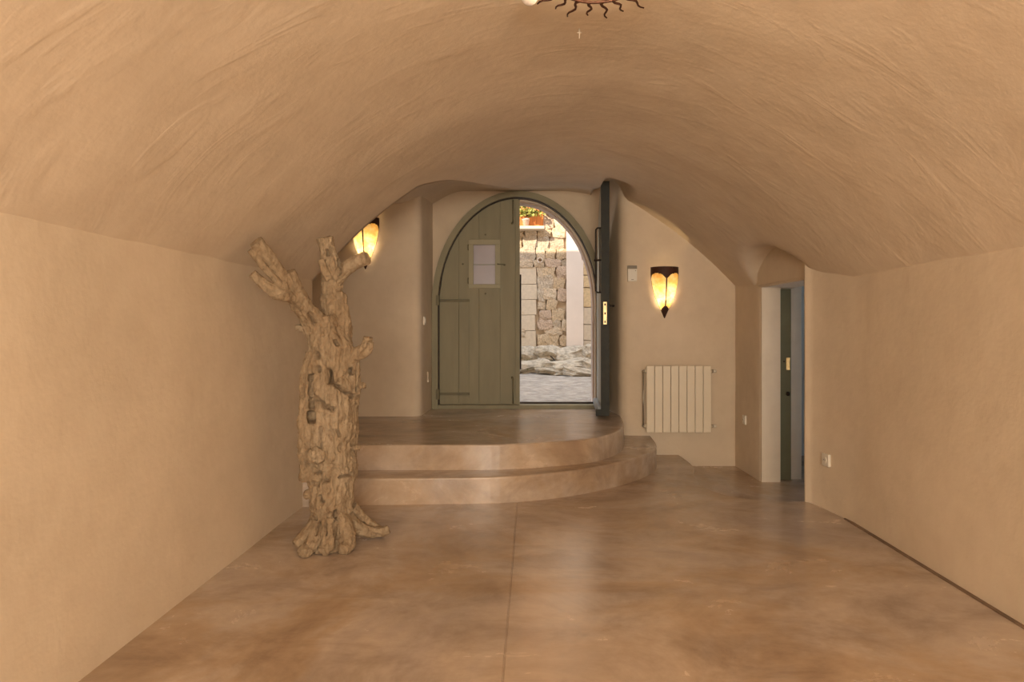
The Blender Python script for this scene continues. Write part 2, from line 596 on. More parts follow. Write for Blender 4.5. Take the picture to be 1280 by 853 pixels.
# ------------------------------------------------------------------ floors and steps
edge_floor = catmull([(2.03, 4.775), (1.85, 4.785), (1.60, 4.83), (1.42, 5.00), (1.345, 5.28), (1.38, 5.65), (1.455, 6.02), (1.44, 6.60)], 6)
fl = tag(box('floor', -1.9, 1.34, -3.1, 6.7, -0.35, -0.005, M_CEMENT), 'brown polished cement floor with one straight joint', 'floor', kind='structure')
extrude_xy('slab', [(-1.75, -3.1), (-0.106, -3.1), (-0.106, 5.2), (-1.75, 5.2)], -0.2, 0.0, M_CEMENT, fl, 0.003, 1)
extrude_xy('slab', [(-0.102, -3.1), (2.2, -3.1), (2.2, 4.77)] + [tuple(p) for p in edge_floor] + [(-0.102, 6.6)], -0.2, 0.0, M_CEMENT, fl, 0.003, 1)
tag(box('floor_side_passage', 1.15, 4.2, 4.70, 7.6, -0.4, -0.11, M_CEMENT), 'sunken cement floor in front of the side doorway', 'floor', kind='structure')

low = catmull([(-2.0, 4.62), (-1.6, 4.63), (-1.217, 4.67), (-0.70, 4.70), (-0.168, 4.745), (0.251, 4.905), (0.597, 5.16), (0.867, 5.45), (1.044, 5.74), (1.135, 6.06), (1.17, 6.60)], 8)
up = catmull([(-2.0, 4.93), (-1.29, 4.945), (-0.70, 4.95), (-0.176, 4.98), (0.376, 5.175), (0.60, 5.38), (0.763, 5.70), (0.845, 6.10), (0.88, 6.60)], 8)
st1 = extrude_xy('floor_lower_step', [tuple(p) for p in low] + [(-2.0, 6.60)], -0.05, STEP, M_CEMENT, None, 0.014)
tag(st1, 'low curved cement step below the entrance platform', 'step', kind='structure')
st2 = extrude_xy('floor_entrance_platform', [tuple(p) for p in up] + [(0.88, 7.35), (-2.7, 7.35), (-2.7, 4.93)], 0.0, PLAT, M_CEMENT, None, 0.014)
tag(st2, 'raised round-fronted cement platform in front of the arched door', 'platform', kind='structure')

# ------------------------------------------------------------------ arched doorway
DC = -0.15
def arch(hw, spring, crown, n=40, c=DC):
    return [(c - hw * math.cos(math.pi * k / n), spring + (crown - spring) * math.sin(math.pi * k / n)) for k in range(n + 1)]
def arch_z(x, hw, spring, crown, c=DC):
    t = (x - c) / hw
    return spring if abs(t) >= 1 else spring + (crown - spring) * math.sqrt(1 - t * t)

def arch_band(name, outer, inner, y0, y1, mat, parent=None):
    verts, faces = [], []
    n = len(outer)
    for (ox, oz), (ix, iz) in zip(outer, inner):
        verts += [(ox, y0, oz), (ix, y0, iz), (ix, y1, iz), (ox, y1, oz)]
    for i in range(n - 1):
        a, b = 4 * i, 4 * (i + 1)
        for k in range(4):
            faces.append((a + k, a + (k + 1) % 4, b + (k + 1) % 4, b + k))
    faces += [(0, 1, 2, 3), (4 * n - 4, 4 * n - 3, 4 * n - 2, 4 * n - 1)]
    return link_mesh(name, verts, faces, mat, parent)

def leg_arch(hw, spring, crown, zb):
    return [(DC - hw, zb)] + arch(hw, spring, crown) + [(DC + hw, zb)]

SPR = 1.50
# masonry around the arch (thick outer wall): inside face plastered, reveal of pink stone
def masonry():
    inner = leg_arch(0.835, SPR, 2.64, 0.2)
    # outer rectangle points paired with the inner arch points
    outer = []
    for x, z in inner:
        t = (x - DC) / 0.835
        if z <= SPR:
            outer.append((-3.2 if t < 0 else 3.2, z))
        else:
            ang = math.atan2(z - SPR, x - DC)
            L = 3.6
            px, pz = DC + math.cos(ang) * L, SPR + math.sin(ang) * L
            outer.append((max(-3.2, min(3.2, px)), max(SPR, min(3.1, pz))))
    return inner, outer
inn, outr = masonry()
wb = arch_band('wall_back', outr, inn, 7.245, 7.46, M_WALL)
tag(wb, 'plaster wall around the arched entrance door', 'wall', kind='structure')
arch_band('reveal_arch', leg_arch(0.90, SPR, 2.68, 0.2), leg_arch(0.815, SPR, 2.622, 0.2), 7.30, 7.48, M_PINKSTONE, wb)
# inside face strip of that wall, flush with the door frame
arch_band('inner_face', [(-1.5, 0.2)] + [(-1.5 if x < DC - 0.5 else (1.2 if x > DC + 0.5 else x), min(3.0, z + 0.9) if z > SPR else z) for x, z in arch(0.92, SPR, 2.715)] + [(1.2, 0.2)],
          leg_arch(0.92, SPR, 2.715, 0.2), 7.19, 7.26, M_WALL, wb)

fr = empty('trim_door_frame', (0, 0, 0))
tag(fr, 'olive green arched wooden frame of the double entrance door', 'door frame', kind='structure')
arch_band('arch', leg_arch(0.926, SPR, 2.722, PLAT), leg_arch(0.862, SPR, 2.660, PLAT), 7.125, 7.25, M_OLIVE, fr)
arch_band('arch_dark_strip', leg_arch(0.864, SPR, 2.662, PLAT), leg_arch(0.853, SPR, 2.650, PLAT), 7.165, 7.27, M_IRON, fr)  # dark strip along the inner edge of the arch
box('threshold', DC - 0.90, DC + 0.87, 7.14, 7.30, PLAT - 0.01, PLAT + 0.042, M_OLIVE, fr, 0.006)
box('threshold_strip', DC + 0.0, DC + 0.86, 7.255, 7.29, PLAT + 0.03, PLAT + 0.062, M_IRON, fr, 0.003)

# --- closed left leaf
LZ = PLAT + 0.045
HWL, CRL = 0.852, 2.648
d1 = empty('door_1', (-1.0, 7.20, LZ))
tag(d1, 'closed olive plank door leaf with a small frosted window', 'door', kind='structure')
d1o = Vector((-1.0, 7.20, LZ))
def local(poly):
    return [(x - d1o.x, z - d1o.z) for x, z in poly]
def arch_top(x0, x1, n=8):
    return [(x, arch_z(x, HWL, SPR, CRL)) for x in np.linspace(x1, x0, n)]
WX0, WX1, WZ0, WZ1 = -0.662, -0.362, 1.70, 2.18
plank_edges = [-1.0, -0.79, -0.573, -0.345, -0.148]
for k, (a, b) in enumerate(zip(plank_edges, plank_edges[1:])):
    a2, b2 = a + 0.0012, b - 0.0012
    poly = [(a2, LZ), (b2, LZ)]
    if k == 1:
        poly += [(b2, WZ0), (WX0, WZ0), (WX0, WZ1), (b2, WZ1)]
    poly += arch_top(a2, b2)
    if k == 2:
        poly += [(a2, WZ1), (WX1, WZ1), (WX1, WZ0), (a2, WZ0)]
    extrude_xz('plank', local(poly), -0.012 - 0.001 * (k % 2), 0.04, M_OLIVE, d1, 0.0)
# ledge behind the planks closes the joints
ledge = [(-0.99, LZ + 0.1), (-0.16, LZ + 0.1), (-0.16, 1.62), (-0.99, 1.62)]
extrude_xz('backing_board', local(ledge), 0.041, 0.055, M_OUTGREY, d1)
wf_ = [(-0.683, 1.677, -0.34, 1.722), (-0.683, 2.150, -0.34, 2.203), (-0.683, 1.722, -0.634, 2.150), (-0.398, 1.722, -0.34, 2.150)]
cas = empty('casement', (0, 0, 0)); cas.parent = d1
for x0, z0, x1, z1 in wf_:
    box('casement_rail', x0 - d1o.x, x1 - d1o.x, -0.032, 0.008, z0 - d1o.z, z1 - d1o.z, M_CASE, cas, 0.003)
box('glazing_bar', -0.634 - d1o.x, -0.398 - d1o.x, -0.012, 0.004, 1.930 - d1o.z, 1.941 - d1o.z, M_OUTGREY, cas)
box('pane', -0.640 - d1o.x, -0.392 - d1o.x, 0.004, 0.010, 1.715 - d1o.z, 2.155 - d1o.z, M_FROST, cas)
lat = empty('window_latch', (-0.345 - d1o.x, -0.035, 1.935 - d1o.z)); lat.parent = d1
tube('latch_bar', [(-0.02, -0.004, 0), (0.04, -0.006, 0)], 0.006, M_OLIVE2, lat)
sphere('latch_knob', (0.048, -0.010, -0.006), 0.011, M_OLIVE2, lat)
sphere('latch_knob', (-0.024, -0.006, 0.002), 0.009, M_OLIVE2, lat)
for z in (2.12, 1.76):
    tube('window_hinge', [(-0.688 - d1o.x, -0.022, z - 0.03 - d1o.z), (-0.688 - d1o.x, -0.022, z + 0.03 - d1o.z)], 0.009, M_OLIVE2, d1, 8)
for x, z in ((-0.505, 2.26), (-0.505, 1.62), (-0.75, 1.94)):
    sphere('stud', (x - d1o.x, -0.014, z - d1o.z), 0.010, M_OLIVE2, d1, (1, 0.5, 1), 10)
# wicket panel on the lower part
wk = empty('wicket_panel', (0, 0, 0)); wk.parent = d1
for a, b in ((-1.0, -0.792), (-0.788, -0.682)):
    box('wicket_board', a - d1o.x, b - d1o.x, -0.021, -0.010, 0.49 - d1o.z, 1.575 - d1o.z, M_OLIVE, wk, 0.002)
for z in (1.545, 0.535):
    box('strap', -1.005 - d1o.x, -0.675 - d1o.x, -0.032, -0.018, z - 0.014 - d1o.z, z + 0.014 - d1o.z, M_OLIVE2, wk, 0.004)
    box('strap_hinge', -1.03 - d1o.x, -0.995 - d1o.x, -0.095, -0.030, z - 0.055 - d1o.z, z + 0.055 - d1o.z, M_OLIVE2, wk, 0.004)
box('meeting_strip', -0.180 - d1o.x, -0.132 - d1o.x, -0.028, -0.010, 0.0, 2.215, M_OLIVE, d1, 0.004)
for z0, z1 in ((2.38, 2.63), (LZ + 0.01, LZ + 0.29)):
    tube('slide_bolt', [(-0.205 - d1o.x, -0.030, z0 - d1o.z), (-0.205 - d1o.x, -0.030, z1 - d1o.z)], 0.008, M_OLIVE2, d1, 8)
    zk = z0 if z0 > 1 else z1
    sphere('bolt_knob', (-0.215 - d1o.x, -0.036, zk - d1o.z), 0.013, M_OLIVE2, d1, (1, 1, 1), 10)
tube('edge_rod', [(-0.128 - d1o.x, 0.03, 0.80 - d1o.z), (-0.128 - d1o.x, 0.03, 1.83 - d1o.z)], 0.012, M_IRON, d1, 8)

# --- open right leaf, hinged on the right jamb and swung into the room
HX = 0.700
TH = 0.073
d2 = empty('door_2', (HX, 7.165, LZ), math.radians(87.3))
tag(d2, 'open plank door leaf seen edge-on with a dark weathered edge', 'door', kind='structure')
def leaf_top(lx):
    return arch_z(HX + lx, HWL, SPR, CRL) - LZ
edges2 = [-0.835, -0.64, -0.43, -0.22, -0.01]
for a, b in zip(edges2, edges2[1:]):
    a2, b2 = a + 0.001, b - 0.001
    poly = [(a2, 0), (b2, 0)] + [(x, max(0.5, leaf_top(x) - 0.004)) for x in np.linspace(b2, a2, 8)]
    extrude_xz('plank', poly, -TH / 2, 0.0, M_OUTGREY, d2)
    extrude_xz('inner_plank', poly, -TH, -TH / 2 - 0.0005, M_OLIVE, d2)
box('edge_stile', -0.846, -0.835, -TH - 0.004, 0.004, 0.0, leaf_top(-0.835), M_DARKEDGE, d2, 0.002)
lk = box('lock_plate', -0.850, -0.8455, -0.052, -0.018, 0.86, 1.075, M_BRASS, d2, 0.001)
for z in (0.885, 0.965, 1.05):
    box('lock_slot', -0.0065 - 0.845, -0.8495, -0.042, -0.028, z - 0.010, z + 0.010, M_IRON, lk)
hd = empty('lever_handle', (-0.80, -TH, 1.04)); hd.parent = d2
tube('spindle', [(0, 0.004, 0), (0, -0.045, 0)], 0.010, M_IRON, hd)
tube('lever', [(0, -0.045, 0), (0.06, -0.05, 0.0), (0.11, -0.048, -0.006)], [0.010, 0.009, 0.007], M_IRON, hd)
sphere('rosette', (0, -0.004, 0), 0.024, M_IRON, hd, (1, 0.3, 1))
pl = empty('pull_bar', (-0.78, 0.0, 0)); pl.parent = d2
zt, zb_ = 2.21 - LZ, 1.59 - LZ
loop = [(0, -0.005, zt), (0, 0.035, zt), (0, 0.048, zt - 0.015), (0, 0.050, zt - 0.05), (0, 0.050, zb_ + 0.05), (0, 0.048, zb_ + 0.015), (0, 0.035, zb_), (0, -0.005, zb_)]
tube('bar', loop, 0.0085, M_IRON, pl, 8)
tube('back_bar', [(0, 0.010, zt), (0, 0.010, zb_)], 0.006, M_IRON, pl, 8)
tube('bracket', [(0, -0.003, (zt + zb_) / 2), (0, 0.066, (zt + zb_) / 2)], 0.010, M_IRON, pl, 8)
extrude_xz('weather_bar', [(-0.82, 0.0), (-0.02, 0.0), (-0.02, 0.075), (-0.82, 0.075)], 0.0, 0.04, M_BLUEGREY, d2, 0.006)
box('bottom_edge_cap', -0.848, -0.80, -TH - 0.002, 0.05, -0.012, 0.05, M_DARKEDGE, d2, 0.003)
for z in (0.25, 0.95):
    tube('hinge', [(-0.004, -0.006, z - 0.06), (-0.004, -0.006, z + 0.06)], 0.012, M_OLIVE2, d2, 8)

# --- green door of the side room
d3 = empty('door_3', (2.20, 5.93, -0.105), -math.atan(0.40))
tag(d3, 'dark green door standing open beyond the side doorway', 'door', kind='structure')
box('leaf', 0.0, 0.105, 0.0, 0.75, 0.0, 1.70, plain('dark_green_paint', (0.115, 0.115, 0.06), 0.55, 0, 0.1, 6), d3, 0.003)
lk3 = box('lock_case', 0.066, 0.098, -0.012, 0.002, 0.98, 1.09, M_BRASS, d3, 0.003)
sphere('keyhole', (0.048, -0.002, 1.055), 0.008, M_IRON, d3, (1, 0.5, 1), 10)
sphere('door_knob', (0.080, -0.020, 0.77), 0.017, M_IRON, d3, (1, 1, 1.2), 10)
# the side room beyond
sr = wall_prism('wall_side_room', [(2.42, 7.05), (4.2, 7.05), (4.2, 4.0), (2.42, 4.0), (2.42, 3.8), (4.4, 3.8), (4.4, 7.25), (2.42, 7.25)], -0.4, TOP, M_CROSSWALL, 0.002, 0.4)
tag(sr, 'white wall of the room beyond the side doorway', 'wall', kind='structure')
tag(box('ceiling_side_room', 2.40, 4.4, 3.8, 7.25, 2.2, 2.3, M_CROSSWALL), 'white ceiling of the room beyond the side doorway', 'ceiling', kind='structure')
side_sw = empty('light_switch', (2.745, 7.05, 0.70))
tag(side_sw, 'white light switch on the wall of the room beyond the side doorway', 'switch')
box('switch_plate', -0.04, 0.04, -0.012, 0.0, -0.04, 0.04, M_WHITEP, side_sw, 0.003)
box('rocker', -0.022, 0.022, -0.018, -0.010, -0.022, 0.022, M_WHITEP, side_sw, 0.002)

# the storey above and the rest of the house, which shade the street
tag(box('wall_upper_storey', -9.0, 9.0, -3.3, 7.68, TOP, 4.95, M_FACADE), 'stone upper storey of the house above the vault', 'wall', kind='structure')
tag(box('wall_street_front_left', -9.0, -1.2, 7.32, 7.66, -0.5, TOP, M_FACADE), 'stone street front beside the closed door leaf', 'wall', kind='structure')
tag(box('wall_street_front_right', 0.9, 9.0, 7.32, 7.66, -0.5, TOP, M_FACADE), 'stone street front beside the open door leaf', 'wall', kind='structure')

# ------------------------------------------------------------------ the dried tree trunk
def px(x, y, d):
    """a point seen at picture position x, y standing d metres into the room"""
    return Vector(((x - VX) / F * d, d, EYE + (VY - y) / F * d))

CARVES = [  # (x, y) strokes in the front of the wood: hollows, knot holes and drying cracks; last value is the radius
    ((410, 466), (412, 476), 6.5), ((414, 478), (443, 496), 3.0), ((396, 499), (403, 505), 3.5), ((402, 507), (417, 513), 3.6),
    ((388, 518), (389, 526), 5.0), ((395, 443), (396, 446), 4.0), ((396, 461), (397, 463), 4.0), ((419, 427), (422, 431), 3.0),
    ((388, 394), (393, 404), 4.0), ((392, 590), (398, 592), 3.2), ((401, 603), (409, 603), 3.0), ((426, 597), (440, 593), 2.6),
    ((392, 605), (394, 607), 4.0), ((399, 622), (402, 629), 3.0), ((406, 655), (407, 668), 2.4), ((440, 463), (442, 466), 3.5),
    ((400, 535), (401, 560), 2.2), ((388, 470), (389, 510), 3.0), ((424, 540), (426, 545), 3.0), ((409, 314), (410, 318), 3.0),
    ((424, 326), (425, 345), 2.6), ((398, 655), (396, 668), 3.0), ((420, 640), (421, 672), 3.0)]
def carve_depth(X, Y):
    h = 0.0
    for (ax, ay), (bx_, by_), r in CARVES:
        dx, dy = bx_ - ax, by_ - ay
        t = max(0.0, min(1.0, ((X - ax) * dx + (Y - ay) * dy) / (dx * dx + dy * dy)))
        q = math.hypot(X - ax - dx * t, Y - ay - dy * t) / r
        if q < 1:
            h = max(h, (1 - q * q) * r)
    return h

def sculpt(name, build, parent, voxel=0.0075, amp=1.0, axis=(0, 0, 1), pits=1.0):
    bm = bmesh.new()
    build(bm)
    tmp = from_bm(name, bm, M_WOOD)
    md = tmp.modifiers.new('r', 'REMESH')
    md.mode = 'VOXEL'
    md.voxel_size = voxel
    dg = bpy.context.evaluated_depsgraph_get()
    dg.update()
    me = bpy.data.meshes.new_from_object(tmp.evaluated_get(dg))
    old = tmp.data
    tmp.modifiers.clear()
    tmp.data = me
    bpy.data.meshes.remove(old)
    if not me.materials:
        me.materials.append(M_WOOD)
    n = len(me.vertices)
    co = np.empty(n * 3); no = np.empty(n * 3)
    me.vertices.foreach_get('co', co)
    me.vertex_normals.foreach_get('vector', no)
    co = co.reshape(-1, 3); no = no.reshape(-1, 3)
    ax = Vector(axis).normalized()
    nf = noise.noise
    d = np.empty(n)
    for i in range(n):
        p = Vector(co[i])
        al = p.dot(ax)
        wob = noise.noise_vector(p * 4.0) * 0.035
        pr = p - ax * al + wob
        fl = pr * 15 + ax * (al * 2.6)                 # fluting runs along the limb
        ridge = 1 - abs(nf(fl))
        crk = 1 - abs(nf(pr * 34 + ax * (al * 5.0) + Vector((5, 3, 1))))
        lump = nf(p * 7.5)
        wrink = nf(p * 26 + Vector((2, 8, 1)))
        h = 0.022 * lump - 0.012 * max(0.0, ridge - 0.80) / 0.20 - 0.009 * max(0.0, crk - 0.86) / 0.14 + 0.006 * wrink
        h += 0.004 * nf(p * 62)
        h *= amp
        if pits:
            q = pr * 13 + ax * (al * 9)
            ds, ps = noise.voronoi(q)
            if ds[0] < 0.24 and nf(ps[0] * 3.3) > -0.05:
                h -= pits * 0.026 * (1 - (ds[0] / 0.24) ** 2)
        if no[i][1] < -0.15:
            X = VX + p.x / p.y * F
            Y = VY - (p.z - EYE) / p.y * F
            h -= carve_depth(X, Y) * 0.017
        d[i] = h
    co += no * d[:, None]
    co[:, 2] = np.maximum(co[:, 2], 0.001)
    me.vertices.foreach_set('co', co.reshape(-1))
    me.update()
    for p in me.polygons:
        p.use_smooth = True
    tmp.parent = parent
    return tmp

TD = 3.80
K = TD / F
tree = empty('dried_tree_trunk', (0, 0, 0))
tag(tree, 'gnarled dried tree trunk with sawn branches standing on the cement floor', 'tree trunk')

def chain(bm, pts, seg=14, n=5):
    c = catmull([(*px(x, y, d), r * d / F) for x, y, d, r in pts], n)
    bm_tube(bm, [p[:3] for p in c], [max(0.004, p[3]) for p in c], seg)

def blob(bm, x, y, d, r, sc=(1, 1, 1)):
    s = bmesh.ops.create_icosphere(bm, subdivisions=2, radius=r * d / F)
    c = px(x, y, d)
    for v in s['verts']:
        v.co = Vector((v.co.x * sc[0], v.co.y * sc[1], v.co.z * sc[2])) + c

def b_trunk(bm):
    chain(bm, [(411, 688, TD, 30), (411, 668, TD, 26), (412, 640, TD, 24), (413, 600, TD, 26), (413, 560, TD, 27), (415, 520, TD, 28),
               (416, 480, TD, 28), (413, 450, TD, 26), (408, 420, TD, 24), (402, 400, TD, 19)], 20)
    chain(bm, [(383, 600, TD - .05, 8), (383, 550, TD - .06, 10), (384, 510, TD - .06, 9.5), (384, 470, TD - .05, 9), (388, 440, TD - .04, 7)])
    chain(bm, [(438, 505, TD + .03, 13), (442, 480, TD + .03, 12), (435, 450, TD + .01, 12), (424, 425, TD - .02, 11), (410, 405, TD - .04, 9)])
    chain(bm, [(428, 640, TD + .02, 12), (432, 590, TD + .04, 15), (434, 540, TD + .05, 15), (436, 500, TD + .04, 14)])
    chain(bm, [(400, 640, TD - .05, 9), (400, 600, TD - .06, 11), (402, 540, TD - .07, 12), (399, 480, TD - .06, 11), (396, 430, TD - .05, 9)])
    blob(bm, 379, 556, TD - .02, 9)
    blob(bm, 395, 571, TD - .13, 11, (1, .8, 1))
    blob(bm, 373, 409, TD - .02, 4)
    blob(bm, 381, 411, TD - .02, 6)
    blob(bm, 453, 482, TD - .03, 5)
    blob(bm, 385, 618, TD - .03, 7)
    blob(bm, 446, 560, TD - .02, 6)
sculpt('trunk', b_trunk, tree, 0.005)

def part_chain(name, lists, blobs=(), amp=0.6, voxel=0.006, pits=0.4):
    def f(bm):
        for l in lists:
            chain(bm, l, 12, 4)
        for b in blobs:
            blob(bm, *b)
    l = lists[0]
    return sculpt(name, f, tree, voxel, amp, px(*l[-1][:3]) - px(*l[0][:3]), pits)

# left limb with its stub, then its two prongs
part_chain('limb', [[(408, 428, TD, 22), (393, 404, TD - .04, 17), (379, 384, TD - .12, 14), (367, 364, TD - .2, 13), (358, 340, TD - .24, 11)]],
           [(353, 357, TD - .27, 9)], 0.7, 0.006, 0.6)
part_chain('branch', [[(360, 358, TD - .23, 10), (348, 341, TD - .28, 10), (335, 322, TD - .34, 9.5), (319, 302, TD - .40, 9)]], (), 0.3, 0.005, 0)
part_chain('splinter', [[(358, 364, TD - .25, 5.5), (343, 348, TD - .32, 5), (327, 330, TD - .37, 4.6), (312, 312, TD - .41, 4.2)]], (), 0.25, 0.004, 0)
part_chain('branch', [[(370, 374, TD - .2, 8), (352, 367, TD - .27, 9.5), (339, 362, TD - .31, 8), (326, 352, TD - .35, 6.5), (315, 342, TD - .38, 5.5)]], (), 0.45, 0.005, 0.3)
# upright limb, fork and small splinter
part_chain('limb', [[(420, 432, TD + .03, 22), (419, 400, TD + .05, 17.5), (416, 372, TD + .06, 15), (415, 345, TD + .06, 14), (411, 322, TD + .06, 12), (406, 297, TD + .05, 11)],
                    [(427, 425, TD, 10), (430, 395, TD + .01, 7), (428, 365, TD + .02, 5)]], (), 0.65, 0.006, 0.5)
part_chain('branch', [[(420, 350, TD + .05, 10), (432, 337, TD + .04, 9.5), (446, 328, TD + .02, 8.5), (459, 322, TD, 8.5)]], (), 0.3, 0.005, 0)
part_chain('splinter', [[(412, 350, TD + .0, 5.5), (405, 337, TD - .02, 5), (401, 325, TD - .02, 4)]], (), 0.3, 0.004, 0)
# stub on the right
part_chain('stub', [[(432, 452, TD + .02, 11), (447, 442, TD - .01, 9), (457, 434, TD - .03, 7.5), (460, 421, TD - .04, 6)],
                    [(447, 447, TD - .03, 5), (460, 439, TD - .06, 5.5), (464, 427, TD - .07, 4.5)]], (), 0.3, 0.005, 0)
# roots spreading on the floor (plan offsets from the trunk centre)
bx, by = (411 - VX) / F * TD, TD
def root(pts):
    def f(bm):
        c = catmull([(bx + x, by + y, z, r) for x, y, z, r in pts], 5)
        bm_tube(bm, [p[:3] for p in c], [max(0.006, p[3]) for p in c], 12)
    sculpt('root', f, tree, 0.006, 0.55, (pts[-1][0] - pts[0][0], pts[-1][1] - pts[0][1], pts[-1][2] - pts[0][2]), 0.4)
root([(0.05, -.02, .16, .07), (0.11, -.05, .08, .055), (0.135, -.10, .035, .042), (0.12, -.15, .022, .034)])
root([(0.08, .04, .14, .055), (.17, .08, .075, .042), (.25, .12, .045, .034), (.315, .13, .060, .026)])
root([(0.10, .08, .20, .05), (.17, .14, .11, .038), (.24, .17, .05, .03), (.29, .14, .022, .022)])
root([(-.02, -.05, .14, .065), (-.05, -.11, .06, .05), (-.08, -.16, .03, .036), (-.05, -.19, .022, .028)])
root([(-.06, -.02, .14, .06), (-.12, -.06, .06, .045), (-.155, -.09, .03, .032)])
root([(0.02, -.06, .16, .06), (.03, -.13, .06, .045), (.02, -.175, .028, .034)])
root([(-.05, .06, .12, .06), (-.10, .12, .05, .045), (-.13, .16, .02, .03)])

# ------------------------------------------------------------------ wall sconces
def make_sconce(loc, label):
    s = empty('wall_sconce', loc)
    tag(s, label, 'wall lamp', 'glass petal sconces on the far walls')
    H = 0.50
    prof = [(0.0, 0.136), (0.15, 0.137), (0.3, 0.129), (0.45, 0.114), (0.6, 0.091), (0.75, 0.061), (0.88, 0.030), (1.0, 0.004)]
    pc = catmull(prof, 8)
    def w(t):
        for a, b in zip(pc, pc[1:]):
            if a[0] <= t <= b[0] + 1e-9:
                return a[1] + (b[1] - a[1]) * (t - a[0]) / max(1e-9, b[0] - a[0])
        return 0.004
    NS, NT = 72, 64
    def P(i, j, off):
        t = i / NS
        th = math.pi * j / NT
        r = w(t) + off
        return (-r * math.cos(th), -0.012 - r * 0.82 * math.sin(th), H * (1 - t))
    def cell(i, j):
        t = (i + 0.5) / NS
        th = (j + 0.5) / NT
        u = th * 2 if th < 0.5 else (th - 0.5) * 2
        width = max(0.02, w(t) * math.pi / 2)
        m = 0.006 / width
        top = 0.13 + 0.13 * abs(2 * u - 1) ** 3
        inner = u if th >= 0.5 else 1 - u           # 0 at the middle rib
        bot = 0.75 + 0.12 * inner
        if t < top or t > bot or u < m or u > 1 - m:
            return 0
        return 1 if th < 0.5 else 2
    sets = {0: [], 1: [], 2: []}
    for i in range(NS):
        for j in range(NT):
            sets[cell(i, j)].append((i, j))
    for key, nm, mat, off in ((0, 'shade_frame', M_IRONBROWN, 0.0), (1, 'glass_petal', M_AMBER, -0.003), (2, 'glass_petal', M_AMBER, -0.003)):
        verts, faces, idx = [], [], {}
        th_ = 0.006 if key == 0 else 0.002
        def vid(i, j, o):
            k = (i, j, o)
            if k not in idx:
                idx[k] = len(verts)
                verts.append(P(i, j, off - (th_ if o else 0)))
            return idx[k]
        cells = set(sets[key])
        for i, j in sets[key]:
            q = [(i, j), (i, j + 1), (i + 1, j + 1), (i + 1, j)]
            faces.append([vid(a, b, 0) for a, b in q])
            if key == 0:
                faces.append([vid(a, b, 1) for a, b in q][::-1])
                for (a, b), nb in zip(zip(q, q[1:] + q[:1]), ((i - 1, j), (i, j + 1), (i + 1, j), (i, j - 1))):
                    if nb not in cells:
                        faces.append([vid(*a, 0), vid(*b, 0), vid(*b, 1), vid(*a, 1)])
        piece = link_mesh(nm, verts, faces, mat, s if key == 0 else frame_o, True)
        if key == 0:
            frame_o = piece
    extrude_xz('back_plate', [(-0.05, 0.1), (0.05, 0.1), (0.05, 0.42), (-0.05, 0.42)], -0.008, 0.004, M_IRON, s)
    bh = tube('bulb_holder', [(0, -0.004, 0.16), (0, -0.045, 0.16), (0, -0.05, 0.18)], 0.012, M_IRON, s)
    sphere('bulb', (0, -0.052, 0.225), 0.022, M_BULB, bh, (1, 1, 1.3), 12)
    l = bpy.data.lights.new('sconce_light', 'POINT')
    l.energy = SCONCE_W
    l.color = (1.0, 0.72, 0.36)
    l.shadow_soft_size = 0.026
    lo = bpy.data.objects.new('sconce_light', l)
    lo.location = (0, -0.052, 0.225)
    lo.parent = s
    col.objects.link(lo)
    return s
SCONCE_W = 14.0
make_sconce((1.300, BACKY - 0.002, 1.344), 'lit amber glass sconce with dark leading above the radiator')
make_sconce((-1.635, BACKY - 0.002, 1.825), 'lit amber glass sconce with dark leading behind the tree trunk branches')

# ------------------------------------------------------------------ radiator
rad = empty('radiator', (1.106, BACKY, 0.237))
tag(rad, 'cream eight-section wall radiator hanging under a lit sconce', 'radiator')
SW = 0.0785
sec = None
for k in range(8):
    if sec is None:
        bm = bmesh.new()
        bm_box(bm, 0.002, SW - 0.002, -0.115, -0.101, 0.0, 0.645, 0.005)
        bm_box(bm, 0.028, SW - 0.028, -0.102, -0.03, 0.01, 0.63, 0.003)
        bm_box(bm, 0.006, SW - 0.006, -0.036, -0.028, 0.02, 0.62, 0.002)
        sec = from_bm('section', bm, M_RAD, rad)
    else:
        o = sec.copy()
        col.objects.link(o)
        o.parent = rad
        o.location = (SW * k, 0, 0)
for z in (0.055, 0.590):
    tube('header_pipe', [(-0.012, -0.065, z), (8 * SW + 0.012, -0.065, z)], 0.021, M_RAD, rad, 12)
    vv = tube('valve', [(8 * SW + 0.010, -0.065, z), (8 * SW + 0.030, -0.065, z)], 0.016, M_STEEL, rad, 10)
    tube('valve_cap', [(8 * SW + 0.030, -0.065, z), (8 * SW + 0.060, -0.065, z)], [0.016, 0.012], M_WHITEP, vv, 12)
    tube('end_plug', [(-0.032, -0.065, z), (-0.010, -0.065, z)], [0.010, 0.016], M_STEEL, rad, 10)
    box('bracket', 0.30, 0.33, -0.04, 0.004, z - 0.012, z + 0.012, M_STEEL, rad)
tube('supply_pipe', [(-0.022, -0.065, 0.05), (-0.022, -0.065, 0.595)], 0.007, M_STEEL, rad, 8)

# ------------------------------------------------------------------ thermostat, switches, sockets
th = empty('thermostat', (0.984, BACKY, 1.706))
tag(th, 'small white thermostat box with a grey top beside the open door leaf', 'thermostat')
tc_ = box('case', -0.045, 0.045, -0.028, 0.003, 0.0, 0.122, M_WHITEP, th, 0.004)
box('top_case', -0.045, 0.045, -0.024, 0.003, 0.122, 0.155, M_GREYP, th, 0.003)
box('button', -0.012, 0.012, -0.031, -0.027, 0.014, 0.020, M_GREYP, tc_)
box('indicator', 0.026, 0.034, -0.031, -0.027, 0.100, 0.108, M_GREYP, tc_)

